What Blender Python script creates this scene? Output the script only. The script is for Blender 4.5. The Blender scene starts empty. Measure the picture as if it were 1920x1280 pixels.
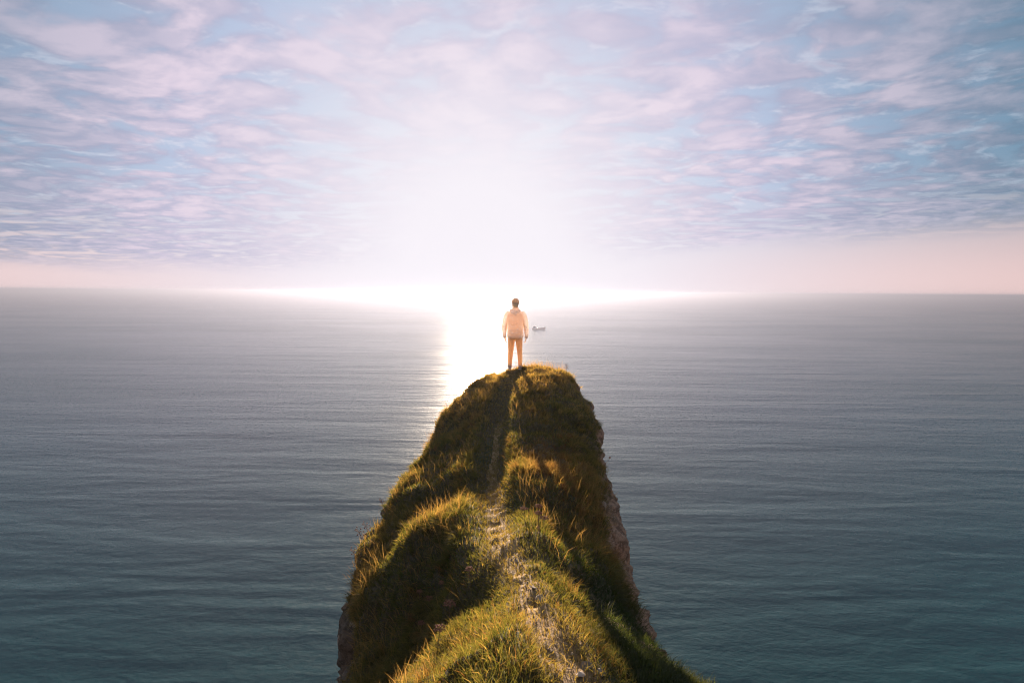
import bpy, bmesh, math, random
import numpy as np
from mathutils import Vector, Matrix, Quaternion

R = math.radians
rng = np.random.default_rng(7)
random.seed(7)
S = bpy.context.scene
COL = S.collection

# ------------------------------------------------------------------ camera, sky, sun, exposure
CAM_Z = 47.0                                   # eye height above the sea (sea level is z = 0)
cam_d = bpy.data.cameras.new('camera')
cam_d.sensor_width = 36.0
cam_d.lens = 16.0
cam_d.clip_start = 0.05
cam_d.clip_end = 120000.0
cam = bpy.data.objects.new('camera', cam_d)
COL.objects.link(cam)
cam.location = (0, 0, CAM_Z)
cam.rotation_euler = (Matrix.Rotation(R(90 - 6.22), 4, 'X') @ Matrix.Rotation(R(0.39), 4, 'Z')).to_euler()
S.camera = cam

SUN_EL, SUN_AZ = 4.0, -4.0                     # degrees; azimuth from +Y, negative to the left
SUN = Vector((math.sin(R(SUN_AZ)) * math.cos(R(SUN_EL)), math.cos(R(SUN_AZ)) * math.cos(R(SUN_EL)), math.sin(R(SUN_EL))))
sun_d = bpy.data.lights.new('sun', 'SUN')
sun_d.energy = 4.6
sun_d.angle = R(0.55)
sun_d.color = (1.0, 0.80, 0.60)
sun = bpy.data.objects.new('sun', sun_d)
COL.objects.link(sun)
sun.rotation_euler = SUN.to_track_quat('Z', 'Y').to_euler()
sun.location = (0, 60, 80)

S.view_settings.view_transform = 'Standard'
S.view_settings.look = 'None'
S.view_settings.gamma = 1.0
S.view_settings.exposure = 2.0
S.view_settings.use_curve_mapping = False
S.render.engine = 'CYCLES'
cy = S.cycles
cy.use_denoising = True
cy.max_bounces = 8
cy.diffuse_bounces = 5
cy.glossy_bounces = 3
cy.transmission_bounces = 3
cy.volume_bounces = 0
cy.sample_clamp_indirect = 6.0
cy.filter_width = 1.2


class NT:
    """small helper to write node trees as formulas"""
    def __init__(self, tree):
        self.t = tree
        self.n = tree.nodes
        self.l = tree.links

    def new(self, kind, **kw):
        nd = self.n.new(kind)
        for k, v in kw.items():
            setattr(nd, k, v)
        return nd

    def put(self, sock, v):
        if isinstance(v, bpy.types.NodeSocket):
            self.l.new(v, sock)
        elif v is not None:
            if isinstance(v, (tuple, list)) and len(v) == 3 and sock.type == 'RGBA':
                v = (*v, 1.0)
            sock.default_value = v

    def m(self, op, a, b=None, c=None, clamp=False):
        nd = self.new('ShaderNodeMath', operation=op, use_clamp=clamp)
        for i, v in enumerate((a, b, c)):
            if v is not None:
                self.put(nd.inputs[i], v)
        return nd.outputs[0]

    def vm(self, op, a, b=None, out=0):
        nd = self.new('ShaderNodeVectorMath', operation=op)
        self.put(nd.inputs[0], a)
        if b is not None:
            self.put(nd.inputs[3] if op == 'SCALE' else nd.inputs[1], b)
        return nd.outputs['Value'] if op in ('DOT_PRODUCT', 'LENGTH') else nd.outputs[0]

    def mix(self, f, a, b, blend='MIX'):
        nd = self.new('ShaderNodeMix', data_type='RGBA', blend_type=blend)
        self.put(nd.inputs[0], f)
        self.put(nd.inputs[6], a)
        self.put(nd.inputs[7], b)
        return nd.outputs[2]

    def noise(self, vec, scale, detail=4.0, rough=0.55, dist=0.0, dims='3D', out=0):
        nd = self.new('ShaderNodeTexNoise', noise_dimensions=dims)
        self.put(nd.inputs['Vector'], vec)
        nd.inputs['Scale'].default_value = scale
        nd.inputs['Detail'].default_value = detail
        nd.inputs['Roughness'].default_value = rough
        nd.inputs['Distortion'].default_value = dist
        return nd.outputs[out]

    def ss(self, v, lo, hi, a=0.0, b=1.0):
        nd = self.new('ShaderNodeMapRange', interpolation_type='SMOOTHSTEP')
        self.put(nd.inputs[0], v)
        for i, q in enumerate((lo, hi, a, b)):
            nd.inputs[i + 1].default_value = q
        return nd.outputs[0]

    def comb(self, x, y, z):
        nd = self.new('ShaderNodeCombineXYZ')
        for i, v in enumerate((x, y, z)):
            self.put(nd.inputs[i], v)
        return nd.outputs[0]

    def sep(self, v):
        nd = self.new('ShaderNodeSeparateXYZ')
        self.put(nd.inputs[0], v)
        return nd.outputs


def build_world():
    w = bpy.data.worlds.new('World')
    S.world = w
    w.use_nodes = True
    t = NT(w.node_tree)
    t.n.clear()
    sky = t.new('ShaderNodeTexSky', sky_type='NISHITA', sun_disc=False)
    sky.sun_elevation = R(SUN_EL)
    sky.sun_rotation = R(SUN_AZ)
    sky.altitude = 50.0
    sky.air_density = 1.2
    sky.dust_density = 0.4
    sky.ozone_density = 4.0
    tc = t.new('ShaderNodeTexCoord')
    D = t.vm('NORMALIZE', tc.outputs['Generated'])
    dx, dy, dz = t.sep(D)
    h = t.m('MAXIMUM', dz, 0.0)
    cosg = t.vm('DOT_PRODUCT', D, tuple(SUN))
    gam = t.m('ARCCOSINE', t.m('MINIMUM', t.m('MAXIMUM', cosg, -1.0), 1.0))       # angle from the sun
    # the cloud deck: a sheet at one height, seen in perspective
    inv = t.m('DIVIDE', 1.0, t.m('ADD', h, 0.075))
    px, py = t.m('MULTIPLY', dx, inv), t.m('MULTIPLY', dy, inv)
    P = t.comb(px, py, 0.0)
    wv = t.vm('SUBTRACT', t.noise(P, 0.9, 3, 0.5, out=1), (0.5, 0.5, 0.5))
    Pw = t.vm('ADD', P, t.vm('SCALE', wv, 0.55))
    rot = t.new('ShaderNodeMapping')
    t.put(rot.inputs[0], Pw)
    rot.inputs['Rotation'].default_value = (0, 0, R(24))
    rot.inputs['Scale'].default_value = (0.74, 1.02, 1.0)
    Q = rot.outputs[0]
    big = t.noise(Q, 1.25, 3, 0.5)
    mid = t.noise(Q, 4.8, 5, 0.60)
    fine = t.noise(Q, 9.5, 4, 0.6)
    dens = t.m('ADD', t.m('ADD', t.m('MULTIPLY', big, 0.36), t.m('MULTIPLY', mid, 0.44)), t.m('MULTIPLY', fine, 0.20))
    vor = t.new('ShaderNodeTexVoronoi', feature='SMOOTH_F1')
    t.put(vor.inputs['Vector'], t.vm('ADD', Q, t.vm('SCALE', t.vm('SUBTRACT', t.noise(Q, 5.0, 3, 0.55, out=1), (0.5, 0.5, 0.5)), 0.28)))
    vor.inputs['Scale'].default_value = 5.6
    vor.inputs['Smoothness'].default_value = 0.6
    puffs = t.m('SUBTRACT', 0.92, vor.outputs['Distance'])
    dens = t.m('ADD', t.m('MULTIPLY', dens, 0.68), t.m('MULTIPLY', puffs, 0.31))
    cover = t.ss(dens, 0.335, 0.50)
    rim = t.ss(t.noise(t.vm('ADD', Q, (0.03, -0.07, 0.0)), 5.2, 5, 0.62), 0.40, 0.66)
    rim = t.m('ADD', t.m('MULTIPLY', rim, 0.55), t.m('MULTIPLY', t.ss(dens, 0.42, 0.58), 0.55), clamp=True)
    # far edge of the deck a few degrees above the horizon, nearer on the right
    edge = t.m('ADD', t.m('SUBTRACT', dz, t.m('MULTIPLY', dx, 0.045)), t.m('MULTIPLY', t.m('SUBTRACT', t.noise(t.comb(px, t.m('MULTIPLY', py, 0.25), 3.0), 0.5, 3, 0.5), 0.5), 0.07))
    cover = t.m('MULTIPLY', cover, t.ss(edge, 0.045, 0.10))
    # colours of the deck and of the gaps by angle from the sun (values as the exposed picture shows them)
    gn = t.m('DIVIDE', gam, math.pi)

    def ramp(stops):
        nd = t.new('ShaderNodeValToRGB')
        t.put(nd.inputs[0], gn)
        el = nd.color_ramp.elements
        while len(el) < len(stops):
            el.new(0.5)
        for e, (p, c) in zip(el, stops):
            e.position = p / 180.0
            e.color = (*c, 1)
        return nd.outputs[0]

    shade = ramp([(0, (.84, .79, .88)), (15, (.62, .57, .72)), (32, (.46, .46, .63)), (54, (.12, .22, .32)), (95, (.18, .25, .34)), (180, (.24, .27, .35))])
    lit = ramp([(0, (.90, .86, .92)), (15, (.84, .74, .83)), (34, (.77, .66, .78)), (54, (.34, .38, .49)), (95, (.38, .38, .47)), (180, (.44, .41, .47))])
    gap = ramp([(0, (.90, .88, .94)), (15, (.78, .82, .92)), (32, (.53, .61, .80)), (54, (.16, .29, .41)), (95, (.17, .29, .43)), (180, (.20, .30, .43))])
    low = ramp([(0, (.90, .87, .94)), (20, (.88, .80, .87)), (45, (.86, .66, .66)), (60, (.82, .57, .54)), (110, (.66, .50, .52)), (180, (.60, .48, .54))])
    nis = t.vm('SCALE', sky.outputs[0], 0.05 * 4.0)
    gap = t.mix(0.14, gap, nis)
    clear = t.mix(t.ss(dz, 0.0, 0.22), low, gap)
    puff = t.mix(t.m('MULTIPLY', rim, t.ss(big, 0.30, 0.62, 0.45, 1.0)), shade, lit)
    col = t.mix(cover, clear, puff)
    # thin lit fringes where the puffs break up
    fr = t.m('MULTIPLY', t.m('MULTIPLY', cover, t.m('SUBTRACT', 1.0, cover)), 4.0)
    fr = t.m('MULTIPLY', t.m('MULTIPLY', fr, t.ss(fine, 0.47, 0.66)), t.ss(edge, 0.06, 0.14))
    fringe = ramp([(0, (.93, .90, .95)), (34, (.82, .84, .94)), (54, (.50, .60, .74)), (180, (.50, .52, .60))])
    col = t.mix(t.m('MULTIPLY', fr, 0.4), col, fringe)
    f2 = t.m('POWER', 2.718, t.m('MULTIPLY', t.m('MULTIPLY', gam, gam), -8.5))
    col = t.mix(t.m('MULTIPLY', f2, 1.2, clamp=True), col, (0.93, 0.89, 0.95))
    col = t.vm('MINIMUM', col, (0.95, 0.92, 0.97))
    col = t.vm('SCALE', col, 0.25)
    bg = t.new('ShaderNodeBackground')
    t.put(bg.inputs[0], col)
    bg.inputs[1].default_value = 1.0
    out = t.new('ShaderNodeOutputWorld')
    t.l.new(bg.outputs[0], out.inputs[0])
    w.cycles.sampling_method = 'MANUAL'
    w.cycles.sample_map_resolution = 1024


build_world()


# ------------------------------------------------------------------ helpers
def link(o, parent=None, label=None, cat=None, group=None, kind=None):
    COL.objects.link(o)
    if parent is not None:
        o.parent = parent
    for k, v in (('label', label), ('category', cat), ('group', group), ('kind', kind)):
        if v:
            o[k] = v
    return o


def mesh_np(name, verts, faces_flat, loop_tot, smooth=True):
    me = bpy.data.meshes.new(name)
    nv, nl, nf = len(verts), len(faces_flat), len(loop_tot)
    me.vertices.add(nv)
    me.vertices.foreach_set('co', np.asarray(verts, np.float32).ravel())
    me.loops.add(nl)
    me.loops.foreach_set('vertex_index', np.asarray(faces_flat, np.int32))
    me.polygons.add(nf)
    st = np.concatenate(([0], np.cumsum(loop_tot)[:-1])).astype(np.int32)
    me.polygons.foreach_set('loop_start', st)
    me.polygons.foreach_set('loop_total', np.asarray(loop_tot, np.int32))
    me.polygons.foreach_set('use_smooth', np.full(nf, smooth))
    me.update(calc_edges=True)
    me.validate()
    return me


def hash3(ix, iy, iz):
    n = (ix.astype(np.int64) * 374761393 + iy.astype(np.int64) * 668265263 + iz.astype(np.int64) * 2147483647) & 0xFFFFFFFF
    n = ((n ^ (n >> 13)) * 1274126177) & 0xFFFFFFFF
    n = ((n ^ (n >> 16)) * 2246822519) & 0xFFFFFFFF
    n = n ^ (n >> 15)
    return (n & 0xFFFF) / 65535.0


def vnoise(p):
    f = np.floor(p)
    i = f.astype(np.int64)
    u = p - f
    u = u * u * u * (u * (u * 6 - 15) + 10)
    r = 0
    for a in (0, 1):
        for b in (0, 1):
            for c in (0, 1):
                w = (u[:, 0] if a else 1 - u[:, 0]) * (u[:, 1] if b else 1 - u[:, 1]) * (u[:, 2] if c else 1 - u[:, 2])
                r = r + w * hash3(i[:, 0] + a, i[:, 1] + b, i[:, 2] + c)
    return r


def fbm(p, scale, octs=4, gain=0.5, seed=0.0):
    p = np.asarray(p, float) * scale + seed * 17.31 + 100.0
    a, s, tot = 1.0, 0.0, 0.0
    for k in range(octs):
        s = s + a * (vnoise(p) - 0.5)
        tot += a
        a *= gain
        p = p * 2.03 + 31.7
    return s / tot * 2.0                                   # about -1 .. 1


def principled(name, col=(0.5, 0.5, 0.5), rough=0.8):
    m = bpy.data.materials.new(name)
    m.use_nodes = True
    t = NT(m.node_tree)
    b = t.n['Principled BSDF']
    t.put(b.inputs['Base Color'], col)
    b.inputs['Roughness'].default_value = rough
    return m, t, b


# ------------------------------------------------------------------ sea
def sea_material():
    m, t, b = principled('sea_water', (0.0003, 0.054, 0.058), 0.12)
    b.inputs['IOR'].default_value = 1.42
    tc = t.new('ShaderNodeTexCoord')
    P = tc.outputs['Object']
    def layer(rot, sx, sy, scale, detail, rough):
        mp = t.new('ShaderNodeMapping')
        t.put(mp.inputs[0], P)
        mp.inputs['Rotation'].default_value = (0, 0, R(rot))
        mp.inputs['Scale'].default_value = (sx, sy, 1.0)
        return t.noise(mp.outputs[0], scale, detail, rough, 0.3)
    ripple = layer(12, 0.5, 1.0, 1.5, 4, 0.62)
    wave = layer(20, 0.35, 1.0, 0.42, 3, 0.5)
    swell = layer(28, 0.16, 1.0, 0.075, 3, 0.55)
    gust = layer(8, 0.3, 1.0, 0.012, 3, 0.55)
    amp = t.ss(gust, 0.35, 0.68, 0.5, 1.3)
    hgt = t.m('ADD', t.m('MULTIPLY', t.m('MULTIPLY', ripple, amp), 0.062), t.m('ADD', t.m('MULTIPLY', wave, 0.17), t.m('MULTIPLY', swell, 0.95)))
    bp = t.new('ShaderNodeBump')
    bp.inputs['Strength'].default_value = 1.0
    bp.inputs['Distance'].default_value = 1.0
    t.put(bp.inputs['Height'], hgt)
    t.put(b.inputs['Normal'], bp.outputs[0])
    t.put(b.inputs['Roughness'], t.ss(gust, 0.35, 0.68, 0.17, 0.24))
    # wind-roughened share of the surface: wide glitter round the sun's track
    b2 = t.new('ShaderNodeBsdfPrincipled')
    t.put(b2.inputs['Base Color'], (0.0003, 0.054, 0.058))
    b2.inputs['IOR'].default_value = 1.42
    b2.inputs['Roughness'].default_value = 0.40
    t.put(b2.inputs['Normal'], bp.outputs[0])
    mx = t.new('ShaderNodeMixShader')
    t.put(mx.inputs[0], t.ss(ripple, 0.40, 0.62, 0.04, 0.32))
    t.l.new(b.outputs[0], mx.inputs[1])
    t.l.new(b2.outputs[0], mx.inputs[2])
    out = next(n for n in t.n if n.type == 'OUTPUT_MATERIAL')
    t.l.new(mx.outputs[0], out.inputs[0])
    return m


def build_sea():
    # rings of a disc, finer near the headland
    rad = [0, 40, 120, 400, 1500, 6000, 20000, 40000]
    n = 64
    vs = [(0, 0, 0)]
    for r in rad[1:]:
        vs += [(r * math.cos(2 * math.pi * k / n), r * math.sin(2 * math.pi * k / n), 0) for k in range(n)]
    fs = [(0, 1 + k, 1 + (k + 1) % n) for k in range(n)]
    for j in range(len(rad) - 2):
        a = 1 + j * n
        fs += [(a + k, a + n + k, a + n + (k + 1) % n, a + (k + 1) % n) for k in range(n)]
    me = bpy.data.meshes.new('sea')
    me.from_pydata(vs, [], fs)
    me.materials.append(sea_material())
    link(bpy.data.objects.new('sea', me), kind='structure', label='calm teal sea with small waves reaching to the horizon')


build_sea()

# ------------------------------------------------------------------ headland: a narrow ridge running out to a rounded tip
# sections across the ridge, station y: (brow left)(mid left)(path)(mid right)(brow right), x and z relative to the eye
ST = [
    (-12., (-9.0, -3.5), (-3.0, -2.0), (0.4, -1.6), (3.0, -2.0), (9.0, -3.5)),
    (-3.0, (-2.4, -2.6), (-1.0, -1.75), (0.3, -1.60), (1.2, -1.75), (2.2, -2.4)),
    (0.0, (-1.5, -2.5), (-0.6, -1.72), (0.34, -1.63), (0.74, -1.80), (1.20, -2.08)),
    (1.9, (-1.35, -3.05), (-0.24, -1.72), (0.31, -1.66), (0.66, -1.85), (1.09, -2.10)),
    (2.5, (-1.42, -3.4), (-0.24, -2.00), (0.15, -1.72), (0.56, -1.98), (1.04, -2.33)),
    (3.2, (-1.45, -3.8), (-0.46, -2.52), (0.01, -1.90), (0.54, -2.18), (0.99, -2.62)),
    (4.4, (-1.62, -3.72), (-0.76, -2.56), (-0.13, -2.22), (0.52, -2.32), (0.98, -2.66)),
    (5.2, (-1.93, -3.60), (-1.0, -2.84), (-0.20, -2.33), (0.56, -2.29), (1.09, -2.58)),
    (6.0, (-2.0, -3.50), (-1.1, -2.84), (-0.27, -2.42), (0.60, -2.32), (1.22, -2.60)),
    (7.0, (-1.92, -3.34), (-1.05, -2.75), (-0.29, -2.40), (0.60, -2.27), (1.43, -2.66)),
    (8.5, (-1.60, -3.08), (-0.95, -2.55), (-0.28, -2.29), (0.70, -2.13), (1.57, -2.44)),
    (9.8, (-1.38, -2.70), (-0.80, -2.31), (-0.18, -2.14), (0.70, -2.01), (1.48, -2.22)),
    (11.0, (-0.78, -2.28), (-0.42, -2.12), (0.05, -2.03), (0.70, -1.94), (1.34, -2.00)),
    (11.7, (-0.62, -2.26), (-0.30, -2.10), (0.10, -1.99), (0.52, -1.94), (1.10, -2.02)),
    (12.3, (-0.45, -2.75), (-0.14, -2.5), (0.18, -2.38), (0.52, -2.36), (0.92, -2.55)),
    (12.9, (-0.32, -4.2), (-0.05, -3.9), (0.22, -3.8), (0.50, -3.8), (0.78, -4.0)),
    (13.6, (-0.25, -9.0), (0.0, -8.6), (0.25, -8.5), (0.50, -8.5), (0.70, -8.8)),
    (15.5, (-0.20, -26.0), (0.0, -25.7), (0.25, -25.5), (0.50, -25.6), (0.65, -26.0)),
    (19.0, (-0.2, -49.5), (0.0, -49.4), (0.25, -49.3), (0.5, -49.4), (0.6, -49.5)),
]
PATH = np.array([(0.32, -3.0), (0.34, 0.0), (0.34, 1.75), (0.27, 2.0), (0.14, 2.42), (0.02, 3.0), (-0.12, 3.7), (-0.15, 4.3),
                 (-0.27, 5.9), (-0.27, 7.6), (-0.20, 9.2), (0.0, 10.6), (0.07, 11.4)])


def pchip(x, y, xq):
    x, y, xq = map(np.asarray, (x, y, xq))
    h = np.diff(x)
    d = np.diff(y) / h
    m = np.zeros_like(y, float)
    m[0], m[-1] = d[0], d[-1]
    for k in range(1, len(x) - 1):
        if d[k - 1] * d[k] > 0:
            w1, w2 = 2 * h[k] + h[k - 1], h[k] + 2 * h[k - 1]
            m[k] = (w1 + w2) / (w1 / d[k - 1] + w2 / d[k])
    i = np.clip(np.searchsorted(x, xq) - 1, 0, len(x) - 2)
    t = (xq - x[i]) / h[i]
    a = (1 + 2 * t) * (1 - t) ** 2
    return a * y[i] + t * (1 - t) ** 2 * h[i] * m[i] + t * t * (3 - 2 * t) * y[i + 1] + t * t * (t - 1) * h[i] * m[i + 1]


def build_terrain():
    ys = np.concatenate((np.arange(-12, -3, 0.5), np.arange(-3, 0.5, 0.12), np.arange(0.5, 13.0, 0.035), np.arange(13.0, 19.01, 0.25)))
    sy = np.array([s[0] for s in ST])
    ctl = []
    for k in range(1, 6):
        ctl.append((pchip(sy, np.array([s[k][0] for s in ST]), ys), pchip(sy, np.array([s[k][1] for s in ST]), ys)))
    # cliffs: each wall leans out a little as it goes down to the sea
    (lx, lz), (rx, rz) = ctl[0], ctl[4]
    SEA = -CAM_Z - 2.0
    bay = np.exp(-((ys - 4.9) / 1.3) ** 2)                  # the stony bay on the right leans out
    def down(z, d):
        return np.maximum(z - d, SEA)
    ctl = [(lx - 7.0, np.full_like(lz, SEA)), (lx - 1.1, down(lz, 9)), (lx - 0.35, down(lz, 3)), (lx - 0.10, down(lz, 0.9))] + ctl + \
          [(rx + 0.13 + 0.10 * bay, down(rz, 0.55)), (rx + 0.50 + 0.12 * bay, down(rz, 2.4)), (rx + 1.3, down(rz, 8.5)), (rx + 7.0, np.full_like(rz, SEA))]
    cx = np.stack([c[0] for c in ctl], 1)
    cz = np.stack([c[1] for c in ctl], 1)
    seg = [14, 24, 34, 20, 34, 30, 30, 26, 16, 34, 24, 14]
    X, Z = [], []
    def cat(a, b, c, d, t):
        return 0.5 * ((2 * b) + (-a + c) * t + (2 * a - 5 * b + 4 * c - d) * t * t + (-a + 3 * b - 3 * c + d) * t ** 3)
    n = cx.shape[1]
    for k in range(n - 1):
        t = np.arange(seg[k]) / seg[k]
        if k == n - 2:
            t = np.arange(seg[k] + 1) / seg[k]
        i0, i3 = max(k - 1, 0), min(k + 2, n - 1)
        if k in (0, n - 2):
            fx = cx[:, k, None] * (1 - t) + cx[:, k + 1, None] * t
            fz = cz[:, k, None] * (1 - t) + cz[:, k + 1, None] * t
        else:
            fx = cat(cx[:, i0, None], cx[:, k, None], cx[:, k + 1, None], cx[:, i3, None], t)
            fz = cat(cz[:, i0, None], cz[:, k, None], cz[:, k + 1, None], cz[:, i3, None], t)
        X.append(fx)
        Z.append(fz)
    X, Z = np.concatenate(X, 1), np.concatenate(Z, 1)
    ny, nx = X.shape
    Y = np.repeat(ys[:, None], nx, 1)
    G = np.stack((X, Y, Z), 2)
    # normals of the smooth form
    du = np.gradient(G, axis=0)
    dv = np.gradient(G, axis=1)
    N = np.cross(dv, du)
    N /= np.linalg.norm(N, axis=2, keepdims=True) + 1e-9
    V = G.reshape(-1, 3)
    Nn = N.reshape(-1, 3)
    v = np.repeat(np.arange(nx)[None], ny, 0).reshape(-1)
    c0, c1 = sum(seg[:4]), sum(seg[:8])                    # brow columns
    top = np.clip((v - c0 + 4) / 8.0, 0, 1) * np.clip((c1 - v + 4) / 8.0, 0, 1)
    # distance to the path
    pd = path_dist(V)
    near_path = np.exp(-(pd / 0.22) ** 2) * top
    calm = np.exp(-(pd / 0.36) ** 4) * top * (V[:, 1] > -2)
    # hummocks of turf, the path worn in between them
    hum = fbm(V, 1.3, 2, 0.5, 1) * 0.14 + fbm(V, 3.4, 3, 0.55, 2) * 0.10 + fbm(V, 10.0, 2, 0.5, 3) * 0.025
    left = np.clip((-V[:, 0] - 0.2) / 0.5, 0, 1) * np.clip((V[:, 0] + 1.75) / 0.6, 0, 1)
    # a spur with a lit back and a gully behind it on the left flank
    yy = V[:, 1] + 0.28 * (V[:, 0] + 0.8)
    spur = np.exp(-((yy - 4.55) / 0.33) ** 2) * 0.17 - np.exp(-((yy - 5.35) / 0.35) ** 2) * 0.15 + np.exp(-((yy - 6.2) / 0.3) ** 2) * 0.12 \
        - np.exp(-((yy - 3.5) / 0.45) ** 2) * 0.07
    hum = hum + spur * left
    bank = np.exp(-((pd - 0.30) / 0.12) ** 2) * 0.07 * np.clip((V[:, 1] - 3.2) / 1.0, 0, 1) * np.clip((10 - V[:, 1]) / 2, 0, 1)
    crag = np.abs(fbm(V * np.array([1, 1, 0.55]), 1.6, 4, 0.55, 5)) * -0.45 + fbm(V, 5.0, 3, 0.55, 6) * 0.13 + 0.08
    d = top * (hum * (1 - 0.72 * calm) - 0.085 * near_path + bank + near_path * (fbm(V, 13.0, 2, 0.5, 7) * 0.030 + fbm(V, 32.0, 2, 0.5, 8) * 0.010)) + (1 - top) * crag
    # flat stand for the feet at the tip
    stand = np.exp(-(((V[:, 0] - 0.085) / 0.28) ** 2 + ((V[:, 1] - 11.62) / 0.3) ** 2))
    d = d * (1 - stand)
    V2 = V + Nn * d[:, None]
    V2[:, 2] += CAM_Z
    return V2, Nn, top, pd, nx, ny, v, (c0, c1)


def path_dist(V):
    A, B = PATH[:-1], PATH[1:]
    best = np.full(len(V), 1e9)
    for a, b in zip(A, B):
        ab = b - a
        t = np.clip(((V[:, :2] - a) @ ab) / (ab @ ab), 0, 1)
        best = np.minimum(best, np.linalg.norm(V[:, :2] - (a + t[:, None] * ab), axis=1))
    return best


TV, TN, TTOP, TPD, NX, NY, TCOL, (C0, C1) = build_terrain()


def earth_material():
    m, t, b = principled('headland_earth', (0.1, 0.08, 0.05), 0.95)
    geo = t.new('ShaderNodeNewGeometry')
    P = geo.outputs['Position']
    at = t.new('ShaderNodeAttribute', attribute_name='turf')
    n1 = t.noise(P, 2.2, 6, 0.6)
    n2 = t.noise(P, 14.0, 6, 0.65)
    n3 = t.noise(P, 55.0, 4, 0.6)
    turf = t.mix(t.ss(n1, 0.35, 0.65), (0.040, 0.045, 0.016), (0.075, 0.055, 0.024))
    turf = t.mix(t.ss(n2, 0.45, 0.7), turf, (0.12, 0.085, 0.035))
    rock = t.mix(t.ss(n2, 0.38, 0.62), (0.09, 0.065, 0.045), (0.25, 0.185, 0.135))
    rock = t.mix(t.ss(n1, 0.52, 0.70), rock, (0.07, 0.060, 0.035))
    rock = t.mix(t.ss(n3, 0.55, 0.75), rock, (0.36, 0.30, 0.25))
    # rock tone paler and warmer on the right wall, darker on the left one
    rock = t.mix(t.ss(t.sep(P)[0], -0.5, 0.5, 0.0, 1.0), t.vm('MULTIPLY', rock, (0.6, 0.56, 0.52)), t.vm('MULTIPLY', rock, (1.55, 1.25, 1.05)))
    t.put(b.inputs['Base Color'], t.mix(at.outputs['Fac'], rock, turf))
    bp = t.new('ShaderNodeBump')
    bp.inputs['Strength'].default_value = 0.9
    bp.inputs['Distance'].default_value = 0.03
    t.put(bp.inputs['Height'], t.m('ADD', n2, t.m('MULTIPLY', n3, 0.4)))
    t.put(b.inputs['Normal'], bp.outputs[0])
    return m


def path_material():
    m, t, b = principled('trodden_soil', (0.2, 0.14, 0.09), 0.95)
    geo = t.new('ShaderNodeNewGeometry')
    P = geo.outputs['Position']
    n1 = t.noise(P, 5.0, 5, 0.6)
    n2 = t.noise(P, 40.0, 5, 0.65)
    c = t.mix(t.ss(n1, 0.35, 0.65), (0.19, 0.115, 0.05), (0.34, 0.22, 0.105))
    c = t.mix(t.ss(n2, 0.58, 0.72), c, (0.42, 0.31, 0.19))
    t.put(b.inputs['Base Color'], c)
    bp = t.new('ShaderNodeBump')
    bp.inputs['Strength'].default_value = 0.8
    bp.inputs['Distance'].default_value = 0.02
    t.put(bp.inputs['Height'], t.m('ADD', n2, n1))
    t.put(b.inputs['Normal'], bp.outputs[0])
    return m


def build_headland():
    idx = np.arange(NX * NY).reshape(NY, NX)
    q = np.stack((idx[:-1, :-1], idx[:-1, 1:], idx[1:, 1:], idx[1:, :-1]), 2).reshape(-1, 4)
    ctr = TV[q].mean(1)
    w = 0.12 + 0.07 * fbm(ctr, 2.5, 3, 0.5, 9) + 0.05 * (ctr[:, 1] < 2.6)
    w = w * (1 - 0.62 * np.clip((ctr[:, 1] - 4.6) / 2.0, 0, 1))
    on = (TPD[q].mean(1) < w) & (ctr[:, 1] < 8.2) & (TTOP[q].min(1) > 0.5)
    turf = TTOP * np.clip(0.75 + fbm(TV, 1.6, 3, 0.5, 12) * 1.1, 0, 1) ** 0.5
    turf = np.clip(turf, 0, 1)
    obs = []
    for name, sel, mat, lab in (('headland', ~on, earth_material(), 'narrow grassy headland ridge with steep stony cliff sides'),
                                ('footpath', on, path_material(), 'narrow trodden earth footpath along the top of the ridge')):
        f = q[sel]
        used, invx = np.unique(f, return_inverse=True)
        me = mesh_np(name, TV[used], invx.reshape(-1), np.full(len(f), 4))
        a = me.attributes.new('turf', 'FLOAT', 'POINT')
        a.data.foreach_set('value', turf[used].astype(np.float32))
        me.materials.append(mat)
        obs.append(link(bpy.data.objects.new(name, me), kind='structure', label=lab))
    return obs[0], obs[1], q


headland, footpath, QUADS = build_headland()
TRI = np.concatenate((QUADS[:, [0, 1, 2]], QUADS[:, [0, 2, 3]]))
_a, _b, _c = TV[TRI[:, 0]], TV[TRI[:, 1]], TV[TRI[:, 2]]
TRI_N = np.cross(_b - _a, _c - _a)
TRI_A = np.linalg.norm(TRI_N, axis=1) / 2
TRI_N = TRI_N / (2 * TRI_A[:, None] + 1e-12)
if TRI_N[:, 2].mean() < 0:
    TRI_N = -TRI_N
TRI_C = (_a + _b + _c) / 3
TRI_TOP = TTOP[TRI].mean(1)
TRI_PD = TPD[TRI].mean(1)


def scatter(weight, n):
    p = TRI_A * weight
    p = p / p.sum()
    i = rng.choice(len(TRI), n, p=p)
    u, v = rng.random(n), rng.random(n)
    s = u + v > 1
    u[s], v[s] = 1 - u[s], 1 - v[s]
    pos = _a[i] + (_b[i] - _a[i]) * u[:, None] + (_c[i] - _a[i]) * v[:, None]
    return pos, TRI_N[i], i


def ground_z(x, y):
    """height of the top of the ridge under a point"""
    sel = TTOP > 0.3
    d = (TV[:, 0] - x) ** 2 + (TV[:, 1] - y) ** 2 + np.where(sel, 0, 1e6)
    k = np.argsort(d)[:4]
    w = 1 / (d[k] + 1e-6)
    return float((TV[k, 2] * w).sum() / w.sum())


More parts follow.
